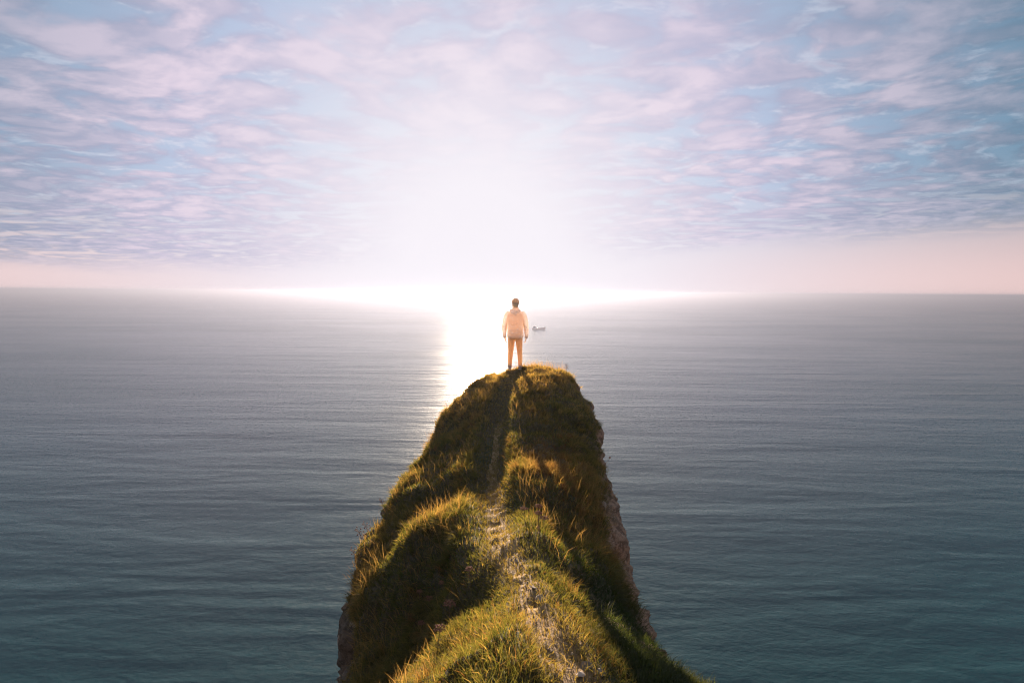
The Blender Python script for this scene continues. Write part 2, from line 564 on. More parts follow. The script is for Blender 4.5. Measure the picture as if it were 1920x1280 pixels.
# ------------------------------------------------------------------ grass
def grass_material(name='grass_blades'):
    m = bpy.data.materials.new(name)
    m.use_nodes = True
    t = NT(m.node_tree)
    t.n.clear()
    at = t.new('ShaderNodeAttribute', attribute_name='tint')
    c = at.outputs['Color']
    df = t.new('ShaderNodeBsdfDiffuse')
    t.put(df.inputs[0], c)
    tr = t.new('ShaderNodeBsdfTranslucent')
    t.put(tr.inputs[0], t.vm('MULTIPLY', c, (1.4, 1.18, 0.6)))
    mx = t.new('ShaderNodeMixShader')
    mx.inputs[0].default_value = 0.6
    t.l.new(df.outputs[0], mx.inputs[1])
    t.l.new(tr.outputs[0], mx.inputs[2])
    gl = t.new('ShaderNodeBsdfGlossy')
    gl.inputs['Roughness'].default_value = 0.6
    t.put(gl.inputs[0], (0.8, 0.8, 0.8))
    mx2 = t.new('ShaderNodeMixShader')
    mx2.inputs[0].default_value = 0.02
    t.l.new(mx.outputs[0], mx2.inputs[1])
    t.l.new(gl.outputs[0], mx2.inputs[2])
    out = t.new('ShaderNodeOutputMaterial')
    t.l.new(mx2.outputs[0], out.inputs[0])
    return m


GRASS = grass_material()


def blades(name, root, direc, bend, length, width, tint, tip, label):
    """every blade: two segments, five vertices; direc = start direction, bend = vector it curves towards"""
    n = len(root)
    direc = direc / (np.linalg.norm(direc, axis=1, keepdims=True) + 1e-9)
    L = length[:, None]
    p1 = root + direc * L * 0.5
    d2 = direc + bend
    d2 = d2 / (np.linalg.norm(d2, axis=1, keepdims=True) + 1e-9)
    p2 = p1 + d2 * L * 0.5
    ang = rng.random(n) * 2 * math.pi
    side = np.stack((np.cos(ang), np.sin(ang), np.zeros(n)), 1)
    side = np.cross(direc, side)
    side = side / (np.linalg.norm(side, axis=1, keepdims=True) + 1e-9) * width[:, None] * 0.5
    V = np.stack((root - side, root + side, p1 - side * 0.8, p1 + side * 0.8, p2), 1).reshape(-1, 3)
    b = np.arange(n)[:, None] * 5
    F = np.concatenate((b + np.array([[0, 1, 3, 2]]), b + np.array([[2, 3, 4]])), 1).reshape(-1)
    tot = np.tile([4, 3], n)
    me = mesh_np(name, V, F, tot, smooth=False)
    C = np.ones((n, 5, 4), np.float32)
    C[:, 0:2, :3] = tint[:, None] * 0.85
    C[:, 2:4, :3] = (0.6 * tint + 0.4 * tip)[:, None]
    C[:, 4, :3] = tip
    a = me.color_attributes.new('tint', 'FLOAT_COLOR', 'POINT')
    a.data.foreach_set('color', C.ravel())
    me.materials.append(GRASS)
    return link(bpy.data.objects.new(name, me), kind='stuff', label=label)


def lerp(a, b, t):
    return a * (1 - t[:, None]) + b * t[:, None]


def palette(pos, n):
    """grass colours: green, olive, straw, russet, in drifts"""
    g = np.array([0.055, 0.085, 0.018]); o = np.array([0.095, 0.092, 0.026])
    s = np.array([0.27, 0.19, 0.075]); r = np.array([0.17, 0.080, 0.036])
    d = np.clip(0.5 + fbm(pos, 1.1, 3, 0.5, 21) * 1.3, 0, 1)
    c = lerp(g, o, d)
    # dry russet hanging grass on the right-hand slope beyond the saddle
    rus = np.exp(-(((pos[:, 0] - 0.55) / 0.40) ** 2)) * np.exp(-(((pos[:, 1] - 5.6) / 1.5) ** 2))
    rus = np.clip(rus * 1.2 + fbm(pos, 2.2, 3, 0.5, 22) * 0.5, 0, 1)
    k = rng.random(n)
    c = np.where((k < rus * 0.7)[:, None], r, c)
    dry = 0.13 + 0.58 * np.clip((pos[:, 1] - 7.0) / 3.5, 0, 1)          # straw share; warm sun glow painted in as more straw towards the tip
    s = s * (1 + 0.6 * np.clip((pos[:, 1:2] - 7.0) / 3.5, 0, 1))  # straw colour brightened there for the same painted glow
    c = np.where(((k > 0.95 - dry) & (k < 0.95))[:, None], s, c)
    # shade of the near right flank, painted into the grass as dark green
    flank_shade = np.clip((pos[:, 0] - 0.42) / 0.2, 0, 1) * np.clip((3.9 - pos[:, 1]) / 0.6, 0, 1)
    c = lerp(c, np.array([0.030, 0.058, 0.022]), flank_shade * 0.9)
    return c * (0.7 + 0.6 * rng.random((n, 1)))


def build_grass():
    eye = np.array([0, 0, CAM_Z])
    dist = np.linalg.norm(TRI_C - eye, axis=1)
    wgt = TRI_TOP * (TRI_C[:, 1] > -2.5) * (TRI_C[:, 1] < 12.8)
    wgt = wgt / np.clip(dist, 1.8, 9) ** 1.25
    onpath = np.clip((TRI_PD - 0.02) / 0.10, 0.52 - 0.20 * np.exp(-((TRI_C[:, 1] - 2.3) / 0.6) ** 2) + 0.45 * np.clip((TRI_C[:, 1] - 4.6) / 1.4, 0, 1), 1)
    # 1 short turf everywhere
    pos, nrm, i = scatter(wgt * onpath, 270000)
    n = len(pos)
    d = np.linalg.norm(pos - eye, axis=1)
    up = np.array([0, 0, 1.0])
    wild = rng.normal(0, 1, (n, 3))
    wild[:, 2] *= 0.3
    direc = nrm * 0.6 + up * 0.6 + wild * 0.42
    bend = wild * 0.5 + np.array([0.10, -0.12, -0.25])
    worn = np.clip(TRI_PD[i] / 0.35, 0.25, 1)
    ln = (0.035 + 0.055 * rng.random(n)) * (0.5 + 0.5 * worn) * (1 + 0.35 * fbm(pos, 2.0, 2, 0.5, 25))
    wd = np.clip(0.0018 + 0.00062 * d, 0.002, 0.008) * (0.7 + 0.6 * rng.random(n))
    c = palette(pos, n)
    wn = np.exp(-(TRI_PD[i] / 0.16) ** 2)
    c = lerp(c, np.array([0.24, 0.165, 0.055]) * (0.6 + 0.6 * rng.random((n, 1))), wn * 0.7 * np.where(pos[:, 1] > 6, 0.5, 1.0))
    tip = c * 0.6 + np.array([0.21, 0.19, 0.06]) * (0.25 + 0.5 * rng.random((n, 1))) * (1 - 0.8 * (np.clip((pos[:, 0:1] - 0.42) / 0.2, 0, 1) * np.clip((3.9 - pos[:, 1:2]) / 0.6, 0, 1)))  # painted flank shade dulls the turf tips too
    blades('turf', pos, direc, bend, ln, wd, c, tip, 'short green and straw coloured turf covering the ridge')
    # 2 tussocks of longer grass, fanned out from their centres and combed down the slopes
    tus = np.clip(0.35 + fbm(TRI_C, 1.5, 3, 0.5, 31) * 1.6, 0.02, 1) * np.clip((TRI_PD - 0.20) / 0.18, 0, 1)
    tus = tus * (1 - 0.85 * np.exp(-((TRI_C[:, 0] - 0.1) / 0.45) ** 2) * (TRI_C[:, 1] < 2.7))
    cen, cn, ci = scatter(wgt * tus, 7000)
    per = 36
    k = np.repeat(np.arange(len(cen)), per)
    n = len(k)
    rad = np.abs(rng.normal(0, 0.045, n))
    ang = rng.random(n) * 2 * math.pi
    off = np.stack((np.cos(ang) * rad, np.sin(ang) * rad, np.zeros(n)), 1)
    N = cn[k]
    off = off - N * (off * N).sum(1)[:, None]
    pos = cen[k] + off - N * 0.01
    slope = N.copy()
    slope[:, 2] = 0
    csize = ((0.6 + 0.8 * rng.random(len(cen))) * np.where(cen[:, 1] < 2.8, 0.72, 1.0))[k]
    steep = np.clip(1 - N[:, 2], 0, 1)
    wild = rng.normal(0, 1, (n, 3)) * np.array([1, 1, 0.4])
    cl = rng.normal(0, 0.25, (len(cen), 3))[k] * np.array([1, 1, 0.2])
    direc = N * 0.45 + up * 0.75 + off * 5.0 + wild * 0.20 + cl
    bend = off * 7.0 + wild * 0.22 + slope * 0.9 + cl + np.array([0.12, -0.1, 0]) - up * (0.35 + 0.9 * steep)[:, None]
    d = np.linalg.norm(pos - eye, axis=1)
    ln = (0.06 + 0.085 * rng.random(n)) * csize
    wd = np.clip(0.0014 + 0.0005 * d, 0.002, 0.0065) * (0.7 + 0.6 * rng.random(n))
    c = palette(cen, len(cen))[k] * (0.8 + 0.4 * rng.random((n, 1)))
    flank_shade = np.clip((pos[:, 0] - 0.42) / 0.2, 0, 1) * np.clip((3.9 - pos[:, 1]) / 0.6, 0, 1)  # the near right flank's painted shade, for the tussock tips
    tip = c * 0.5 + np.array([0.30, 0.22, 0.08]) * (0.3 + 0.6 * rng.random((n, 1))) * (1 - 0.85 * flank_shade[:, None])
    blades('tussock_grass', pos, direc, bend, ln, wd, c, tip, 'longer tufted olive and russet grass on the flanks of the ridge')
    # 3 sparse dry stalks standing above the turf
    pos, nrm, i = scatter(wgt * np.clip((TRI_PD - 0.2) / 0.2, 0, 1) * np.clip(0.3 + fbm(TRI_C, 1.2, 2, 0.5, 41) * 1.5, 0.03, 1) * (1 - (TRI_C[:, 0] > 0.40) * (TRI_C[:, 1] < 3.7)) * (TRI_C[:, 1] > 1.2), 5500)
    n = len(pos)
    wild = rng.normal(0, 1, (n, 3)) * np.array([1, 1, 0.3])
    d = np.linalg.norm(pos - eye, axis=1)
    c = np.array([0.26, 0.17, 0.075]) * (0.6 + 0.7 * rng.random((n, 1)))
    blades('dry_stalks', pos, nrm * 0.3 + up + wild * 0.22, wild * 0.3 - up * 0.1, (0.16 + 0.16 * rng.random(n)) * np.where(pos[:, 1] < 3.0, 0.62, 0.9),
           np.clip(0.0012 + 0.0004 * d, 0.0015, 0.005), c, c * 1.3, 'thin dry grass stalks standing above the turf')


build_grass()


# ------------------------------------------------------------------ placing things on the ridge
from mathutils.bvhtree import BVHTree
BVH = BVHTree.FromPolygons([tuple(p) for p in TV], [tuple(int(k) for k in t) for t in TRI[(TRI_TOP > 0.05)]])
F_PX = 853.33


def on_ground(px, py):
    """the point of the ridge that lies in the direction of a pixel of the photograph"""
    v = Vector(((px - 960) / F_PX, (640 - py) / F_PX, -1.0))
    v.rotate(cam.rotation_euler)
    hit, n, i, d = BVH.ray_cast(cam.location, v.normalized())
    return hit, n


def drop(x, y):
    hit, n, i, d = BVH.ray_cast(Vector((x, y, CAM_Z + 5)), Vector((0, 0, -1)))
    return hit, n


def tube(bm, pts, radii, sides=10, cap=True, squash=None):
    """a tube through points; radii are numbers or (rx, ry); squash gives a fixed x axis for the rings"""
    rings = []
    P = [Vector(p) for p in pts]
    prev = None
    for k, p in enumerate(P):
        a = P[max(k - 1, 0)]
        b = P[min(k + 1, len(P) - 1)]
        d = (b - a).normalized()
        ref = Vector(squash) if squash else (prev if prev else (Vector((1, 0, 0)) if abs(d.x) < 0.9 else Vector((0, 1, 0))))
        x = (ref - d * ref.dot(d)).normalized()
        prev = x
        y = d.cross(x)
        r = radii[k] if isinstance(radii[k], (tuple, list)) else (radii[k], radii[k])
        rings.append([bm.verts.new(p + x * r[0] * math.cos(2 * math.pi * s / sides) + y * r[1] * math.sin(2 * math.pi * s / sides)) for s in range(sides)])
    for q, r in zip(rings[:-1], rings[1:]):
        for s in range(sides):
            bm.faces.new((q[s], q[(s + 1) % sides], r[(s + 1) % sides], r[s]))
    if cap:
        bm.faces.new(rings[0][::-1])
        bm.faces.new(rings[-1])
    return rings


def ball(bm, c, r, seg=12):
    m = Matrix.Translation(c) @ Matrix.Diagonal((*((r, r, r) if not isinstance(r, (tuple, list)) else r), 1.0))
    bmesh.ops.create_uvsphere(bm, u_segments=seg, v_segments=max(6, seg * 2 // 3), radius=1.0, matrix=m)


def box(bm, c, s, bevel=0.0):
    m = Matrix.Translation(c) @ Matrix.Diagonal((*s, 1.0))
    r = bmesh.ops.create_cube(bm, size=1.0, matrix=m)
    if bevel:
        es = list({e for v in r['verts'] for e in v.link_edges})
        bmesh.ops.bevel(bm, geom=es, offset=bevel, segments=2, affect='EDGES')


def part(name, bm, mat, parent=None, smooth=True, **kw):
    bmesh.ops.recalc_face_normals(bm, faces=bm.faces)
    me = bpy.data.meshes.new(name)
    bm.to_mesh(me)
    bm.free()
    me.polygons.foreach_set('use_smooth', np.full(len(me.polygons), smooth))
    me.materials.append(mat)
    return link(bpy.data.objects.new(name, me), parent, **kw)


def fused(name, bm, voxel, mat, parent, smooth_it=6):
    """fuse overlapping tubes into one continuous skin"""
    bmesh.ops.recalc_face_normals(bm, faces=bm.faces)
    me = bpy.data.meshes.new(name + '_raw')
    bm.to_mesh(me)
    bm.free()
    o = bpy.data.objects.new(name + '_raw', me)
    COL.objects.link(o)
    md = o.modifiers.new('r', 'REMESH')
    md.mode = 'VOXEL'
    md.voxel_size = voxel
    sm = o.modifiers.new('s', 'SMOOTH')
    sm.factor = 0.5
    sm.iterations = smooth_it
    dg = bpy.context.evaluated_depsgraph_get()
    m2 = bpy.data.meshes.new_from_object(o.evaluated_get(dg))
    bpy.data.objects.remove(o)
    bpy.data.meshes.remove(me)
    m2.name = name
    m2.polygons.foreach_set('use_smooth', np.full(len(m2.polygons), True))
    m2.materials.clear()
    m2.materials.append(mat)
    return link(bpy.data.objects.new(name, m2), parent)


def empty(name, loc, rz=0.0, **kw):
    o = bpy.data.objects.new(name, None)
    o.empty_display_size = 0.1
    o.location = loc
    o.rotation_euler = (0, 0, rz)
    return link(o, **kw)


# ------------------------------------------------------------------ the person at the tip
def cloth(name, a, b, scale=9.0, rough=0.85):
    m, t, bs = principled(name, a, rough)
    tc = t.new('ShaderNodeTexCoord')
    n = t.noise(tc.outputs['Object'], scale, 4, 0.6)
    t.put(bs.inputs['Base Color'], t.mix(t.ss(n, 0.48, 0.62), a, b))
    w = t.noise(tc.outputs['Object'], 260.0, 2, 0.5)
    bp = t.new('ShaderNodeBump')
    bp.inputs['Strength'].default_value = 0.4
    bp.inputs['Distance'].default_value = 0.004
    t.put(bp.inputs['Height'], t.m('ADD', w, t.m('MULTIPLY', t.noise(tc.outputs['Object'], 14.0, 3, 0.5), 4.0)))
    t.put(bs.inputs['Normal'], bp.outputs[0])
    return m


def backlit(m, f=0.5):
    """thin cloth or skin that lets some of the low sun through"""
    t = NT(m.node_tree)
    b = t.n['Principled BSDF']
    out = next(n for n in t.n if n.type == 'OUTPUT_MATERIAL')
    tr = t.new('ShaderNodeBsdfTranslucent')
    src = b.inputs['Base Color']
    t.put(tr.inputs[0], src.links[0].from_socket if src.links else tuple(src.default_value)[:3])
    mx = t.new('ShaderNodeMixShader')
    mx.inputs[0].default_value = f
    t.l.new(b.outputs[0], mx.inputs[1])
    t.l.new(tr.outputs[0], mx.inputs[2])
    t.l.new(mx.outputs[0], out.inputs[0])


def build_person():
    hit, _n = drop(0.085, 11.62)
    p = empty('person', (0.085, 11.62, hit.z + 0.012), R(-7), label='person in a pale jacket and tan trousers standing at the cliff tip, back turned', cat='person')
    skin, _, b = principled('skin', (0.90, 0.74, 0.62), 0.5)
    jack = cloth('pale_jacket_cloth', (0.94, 0.85, 0.79), (0.95, 0.92, 0.92), 7.0)
    trou = cloth('tan_trouser_cloth', (0.93, 0.75, 0.54), (0.90, 0.71, 0.50), 5.0)
    shoe = cloth('shoe_leather', (0.62, 0.44, 0.34), (0.55, 0.38, 0.28), 12.0, 0.6)
    sole_m = cloth('rubber_sole', (0.62, 0.54, 0.50), (0.55, 0.48, 0.44), 20.0, 0.7)
    hairm, t, b = principled('hair', (0.20, 0.11, 0.055), 0.6)
    tc = t.new('ShaderNodeTexCoord')
    st = t.new('ShaderNodeMapping')
    t.put(st.inputs[0], tc.outputs['Object'])
    st.inputs['Scale'].default_value = (160, 160, 14)
    hn = t.noise(st.outputs[0], 1.0, 3, 0.6)
    t.put(b.inputs['Base Color'], t.mix(hn, (0.85, 0.68, 0.50), (0.93, 0.80, 0.64)))
    bp = t.new('ShaderNodeBump')
    bp.inputs['Distance'].default_value = 0.006
    t.put(bp.inputs['Height'], hn)
    t.put(b.inputs['Normal'], bp.outputs[0])

    for m_ in (skin, jack, trou, hairm):
        backlit(m_, 0.68)
    # body: head, neck, trunk, limbs, hands: one skin
    bm = bmesh.new()
    tube(bm, [(0, 0, 0.80), (0, 0, 0.95), (0, 0, 1.10), (0, -0.005, 1.28), (0, -0.01, 1.42), (0, 0, 1.50)],
         [(0.13, 0.095), (0.16, 0.11), (0.145, 0.10), (0.165, 0.11), (0.17, 0.085), (0.07, 0.06)], 16, squash=(1, 0, 0))
    tube(bm, [(0, -0.005, 1.46), (0, 0.005, 1.55), (0, 0.015, 1.62)], [0.062, 0.056, 0.058], 12)
    ball(bm, (0, 0.01, 1.712), (0.082, 0.098, 0.100), 18)
    ball(bm, (0, 0.045, 1.64), (0.052, 0.058, 0.052), 14)                      # jaw
    tube(bm, [(0, 0.09, 1.725), (0, 0.118, 1.685), (0, 0.098, 1.672)], [0.010, 0.017, 0.012], 8)      # nose
    for s in (-1, 1):
        ball(bm, (s * 0.077, 0.0, 1.70), (0.010, 0.022, 0.032), 10)             # ear
        ball(bm, (s * 0.031, 0.094, 1.728), (0.016, 0.010, 0.006), 8)           # brow
        tube(bm, [(s * 0.16, -0.005, 1.43), (s * 0.235, -0.02, 1.16), (s * 0.275, 0.02, 0.87), (s * 0.277, 0.028, 0.83)],
             [0.055, 0.042, 0.030, 0.027], 12)
        tube(bm, [(s * 0.085, 0, 0.85), (s * 0.105, 0.01, 0.48), (s * 0.125, -0.01, 0.10), (s * 0.128, 0.0, 0.06)], [0.082, 0.055, 0.040, 0.045], 12)
        tube(bm, [(s * 0.128, -0.03, 0.05), (s * 0.14, 0.12, 0.035)], [0.035, 0.03], 10)
        # hand: palm, four fingers of unequal length, bent, thumb off the side of the palm
        w = Vector((s * 0.277, 0.03, 0.835))
        tube(bm, [w, w + Vector((-s * 0.004, 0.008, -0.05)), w + Vector((-s * 0.010, 0.012, -0.088))],
             [(0.016, 0.026), (0.016, 0.040), (0.014, 0.040)], 10, squash=(1, 0, 0))
        for k, (fy, ln) in enumerate(((0.036, 0.068), (0.013, 0.078), (-0.010, 0.072), (-0.031, 0.056))):
            b0 = w + Vector((-s * 0.010, 0.010 + fy, -0.078))
            b1 = b0 + Vector((-s * 0.006, 0.004, -ln * 0.45))
            b2 = b1 + Vector((-s * 0.016, 0.004, -ln * 0.36))
            b3 = b2 + Vector((-s * 0.020, 0.000, -ln * 0.20))
            tube(bm, [b0, b1, b2, b3], [0.0092, 0.0088, 0.0082, 0.0065], 8)
        b0 = w + Vector((-s * 0.004, 0.030, -0.022))
        tube(bm, [b0, b0 + Vector((-s * 0.014, 0.026, -0.026)), b0 + Vector((-s * 0.026, 0.032, -0.056))], [0.012, 0.0105, 0.0085], 8)
    body = fused('body', bm, 0.0062, skin, p, 3)
    eye_m, _, _ = principled('eye_white', (0.75, 0.73, 0.70), 0.2)
    lip_m, _, _ = principled('lips', (0.42, 0.16, 0.13), 0.5)
    for s in (-1, 1):
        bm = bmesh.new()
        ball(bm, (s * 0.031, 0.094, 1.712), (0.012, 0.008, 0.007), 10)
        part('eye', bm, eye_m, p)
    bm = bmesh.new()
    ball(bm, (0, 0.102, 1.643), (0.024, 0.007, 0.007), 10)
    part('mouth', bm, lip_m, p)
    # hair: a close cap, a little uneven at the nape
    bm = bmesh.new()
    ball(bm, (0, -0.004, 1.720), (0.094, 0.106, 0.104), 18)
    tube(bm, [(0, -0.055, 1.70), (0, -0.062, 1.63), (0, -0.052, 1.59)], [(0.082, 0.050), (0.078, 0.045), (0.066, 0.032)], 12, squash=(1, 0, 0))
    geom = bm.verts[:] + bm.edges[:] + bm.faces[:]
    bmesh.ops.bisect_plane(bm, geom=geom, plane_co=(0, 0.045, 1.71), plane_no=(0, 0.8, -0.6), clear_outer=True)
    fused_hair = fused('hair', bm, 0.008, hairm, p, 2) if False else part('hair', bm, hairm, p)
    # jacket: trunk and sleeves as one shell, hood lying on the back
    bm = bmesh.new()
    tube(bm, [(0, 0, 0.815), (0, 0, 0.86), (0, 0, 0.98), (0, -0.01, 1.12), (0, -0.015, 1.28), (0, -0.015, 1.41), (0, -0.01, 1.48), (0, 0, 1.535), (0, 0.004, 1.585)],
         [(0.205, 0.145), (0.215, 0.155), (0.205, 0.150), (0.205, 0.150), (0.222, 0.155), (0.215, 0.130), (0.160, 0.105), (0.092, 0.085), (0.078, 0.075)], 20, squash=(1, 0, 0))
    for s in (-1, 1):
        tube(bm, [(s * 0.15, -0.012, 1.455), (s * 0.205, -0.015, 1.40), (s * 0.262, -0.022, 1.25), (s * 0.283, -0.025, 1.12), (s * 0.290, 0.0, 0.98), (s * 0.282, 0.022, 0.86), (s * 0.279, 0.026, 0.825)],
             [0.070, 0.076, 0.066, 0.060, 0.055, 0.047, 0.038], 14)
        # creases at the elbow
        tube(bm, [(s * 0.245, -0.085, 1.13), (s * 0.30, -0.083, 1.10), (s * 0.335, -0.04, 1.12)], [0.014, 0.018, 0.012], 8)
        tube(bm, [(s * 0.24, -0.07, 1.05), (s * 0.30, -0.06, 1.03), (s * 0.335, -0.02, 1.06)], [0.012, 0.016, 0.010], 8)
    tube(bm, [(-0.11, -0.04, 1.52), (-0.085, -0.115, 1.49), (0, -0.150, 1.455), (0.085, -0.115, 1.49), (0.11, -0.04, 1.52)],
         [0.030, 0.044, 0.056, 0.044, 0.030], 12)
    for zz, ww in ((1.02, 0.17), (0.94, 0.18), (1.18, 0.15)):
        tube(bm, [(-ww, -0.10, zz), (-0.06, -0.158, zz - 0.015), (0.07, -0.158, zz + 0.012), (ww, -0.10, zz - 0.01)], [0.008, 0.014, 0.013, 0.008], 8)
    jk = fused('jacket', bm, 0.009, jack, p, 4)
    bm = bmesh.new()
    tube(bm, [(-0.12, -0.160, 1.395), (0, -0.178, 1.385), (0.12, -0.160, 1.395)], [0.005, 0.005, 0.005], 6)
    part('yoke_seam', bm, jack, jk)
    for s in (-1, 1):
        bm = bmesh.new()
        tube(bm, [(s * 0.281, 0.024, 0.842), (s * 0.279, 0.027, 0.812)], [0.046, 0.043], 14)
        part('cuff', bm, jack, jk)
    # trousers
    bm = bmesh.new()
    tube(bm, [(0, 0, 0.77), (0, 0, 0.80), (0, 0, 0.835)], [(0.165, 0.115), (0.182, 0.125), (0.180, 0.125)], 18, squash=(1, 0, 0))
    for s in (-1, 1):
        sh = 0.0 if s < 0 else -0.006
        tube(bm, [(s * 0.098 + sh, 0, 0.825), (s * 0.104 + sh, 0.004, 0.70), (s * 0.116 + sh, 0.012, 0.50), (s * 0.134 + sh, 0.0, 0.28), (s * 0.140 + sh, -0.008, 0.10), (s * 0.140 + sh, -0.006, 0.055)],
             [0.096, 0.090, 0.071, 0.060, 0.052, 0.054], 14)
        tube(bm, [(s * 0.08, -0.06, 0.515), (s * 0.12, -0.068, 0.50), (s * 0.17, -0.05, 0.51)], [0.008, 0.011, 0.008], 8)
    fused('trousers', bm, 0.009, trou, p, 4)
    for s in (-1, 1):
        sh = 0.0 if s < 0 else -0.006
        bm = bmesh.new()
        tube(bm, [(s * 0.138 + sh, -0.085, 0.045), (s * 0.139 + sh, -0.07, 0.060), (s * 0.142 + sh, 0.0, 0.068), (s * 0.152 + sh, 0.09, 0.050), (s * 0.160 + sh, 0.165, 0.036), (s * 0.163 + sh, 0.19, 0.03)],
             [(0.026, 0.026), (0.040, 0.046), (0.044, 0.052), (0.047, 0.038), (0.042, 0.028), (0.022, 0.014)], 14, squash=(1, 0, 0))
        sh_o = fused('shoe', bm, 0.007, shoe, p, 3)
        bm = bmesh.new()
        tube(bm, [(s * 0.137 + sh, -0.098, 0.012), (s * 0.138 + sh, -0.07, 0.012), (s * 0.148 + sh, 0.05, 0.012), (s * 0.157 + sh, 0.14, 0.012), (s * 0.163 + sh, 0.20, 0.014)],
             [(0.028, 0.011), (0.043, 0.014), (0.044, 0.014), (0.050, 0.014), (0.026, 0.010)], 12, squash=(1, 0, 0))
        part('sole', bm, sole_m, sh_o)


build_person()


# ------------------------------------------------------------------ stones in the cliff faces
def stone_mesh(seed, name='stone'):
    r = random.Random(seed)
    bm = bmesh.new()
    for _ in range(13):
        v = Vector((r.gauss(0, 1), r.gauss(0, 1), r.gauss(0, 1))).normalized()
        bm.verts.new(v * r.uniform(0.8, 1.0))
    res = bmesh.ops.convex_hull(bm, input=bm.verts)
    bmesh.ops.delete(bm, geom=[g for g in res['geom_interior'] if isinstance(g, bmesh.types.BMVert)], context='VERTS')
    bmesh.ops.recalc_face_normals(bm, faces=bm.faces)
    me = bpy.data.meshes.new(name)
    bm.to_mesh(me)
    bm.free()
    return me


def stone_material():
    m, t, b = principled('flint_and_chalk', (0.3, 0.26, 0.22), 0.9)
    oi = t.new('ShaderNodeObjectInfo')
    geo = t.new('ShaderNodeNewGeometry')
    n = t.noise(geo.outputs['Position'], 26.0, 5, 0.65)
    c = t.mix(oi.outputs['Random'], (0.20, 0.145, 0.105), (0.52, 0.40, 0.31))
    c = t.mix(t.ss(n, 0.45, 0.7), c, (0.13, 0.095, 0.07))
    t.put(b.inputs['Base Color'], c)
    bp = t.new('ShaderNodeBump')
    bp.inputs['Distance'].default_value = 0.01
    t.put(bp.inputs['Height'], n)
    t.put(b.inputs['Normal'], bp.outputs[0])
    return m


STONE_M = stone_material()
STONES = [stone_mesh(k) for k in range(10)]
for me in STONES:
    me.materials.append(STONE_M)


def build_cliff_stones():
    depth = CAM_Z - TRI_C[:, 2]
    wall = (TRI_TOP < 0.75) & (depth < 6.5) & (TRI_N[:, 2] < 0.75)
    for side, n, y0, y1 in ((1, 190, 3.4, 7.2), (-1, 100, 3.6, 7.0)):
        w = wall * (np.sign(TRI_C[:, 0]) == side) * (TRI_C[:, 1] > y0) * (TRI_C[:, 1] < y1) * np.exp(-np.clip(depth - 3.0, 0, 9) / 1.6)
        w = w * np.clip(0.4 + fbm(TRI_C, 2.4, 2, 0.5, 61) * 1.4, 0.05, 1)
        pos, nrm, i = scatter(w, n)
        for p, nn in zip(pos, nrm):
            o = bpy.data.objects.new('stone', random.choice(STONES))
            sz = random.uniform(0.020, 0.048) * random.choice((1, 1, 1.5))
            o.location = Vector(p) - Vector(nn) * sz * 0.25
            q = Vector(nn).to_track_quat('Z', 'Y') @ Quaternion((0, 0, 1), random.uniform(-0.5, 0.5))
            o.rotation_euler = q.to_euler()
            o.scale = (sz * random.uniform(0.7, 1.1), sz * random.uniform(1.0, 1.9), sz * random.uniform(0.5, 0.9))
            link(o, headland)


build_cliff_stones()


# ------------------------------------------------------------------ loose stones on the path
def build_loose_stones():
    spots = [(1000, 1102, .020, 'pale stone in the bare patch, upper one near the grass lip'), (1012, 1123, .026, 'largest pale stone in the bare patch halfway along the near path'),
             (1026, 1135, .015, 'small grey stone at the lower end of the bare patch'), (970, 1052, .018, 'bluish stone by the grass tuft where the path dips'),
             (1102, 1252, .034, 'biggest stone on the path at the bottom of the picture'), (1088, 1266, .022, 'stone left of the biggest one at the bottom of the path'),
             (1126, 1262, .024, 'stone right of the biggest one at the bottom of the path'), (1110, 1186, .018, 'small stone at the dark right side of the path'),
             (1082, 1137, .020, 'lone grey stone where the path meets the dark slope')]
    for k, (px, py, sz, lab) in enumerate(spots):
        hit, n = on_ground(px, py)
        if hit is None:
            continue
        o = bpy.data.objects.new('loose_stone', STONES[k % len(STONES)])
        o.location = hit + n * sz * 0.25
        o.rotation_euler = (random.uniform(-.3, .3), random.uniform(-.3, .3), random.uniform(0, 6))
        o.scale = (sz * 1.25, sz, sz * 0.62)
        link(o, None, lab, 'stone', 'loose stones on the footpath')
    # pebbles: too many to count
    sel = (TRI_PD < 0.16) & (TRI_C[:, 1] > 0.5) & (TRI_C[:, 1] < 6) & (TRI_TOP > 0.6)
    pos, nrm, i = scatter(sel * np.clip(0.35 + fbm(TRI_C, 3.0, 2, 0.5, 71) * 1.6, 0.02, 1) * (0.25 + np.exp(-((TRI_C[:, 1] - 2.25) / 0.45) ** 2)), 420)
    Vs, Fs, T = [], [], []
    base = [np.array([v.co for v in me.vertices]) for me in STONES]
    faces = [[list(p.vertices) for p in me.polygons] for me in STONES]
    off = 0
    for k, p in enumerate(pos):
        j = k % len(STONES)
        sc = np.array([1.2, 1.0, 0.6]) * rng.uniform(0.003, 0.011)
        Vs.append(base[j] * sc + p + np.array([0, 0, 0.001]))
        for f in faces[j]:
            Fs += [q + off for q in f]
            T.append(len(f))
        off += len(base[j])
    me = mesh_np('pebbles', np.concatenate(Vs), Fs, T, smooth=False)
    me.materials.append(cloth('earthy_grit', (0.30, 0.19, 0.10), (0.42, 0.31, 0.20), 40.0, 0.95))
    link(bpy.data.objects.new('pebbles', me), kind='stuff', label='small pebbles and grit scattered along the footpath')


build_loose_stones()


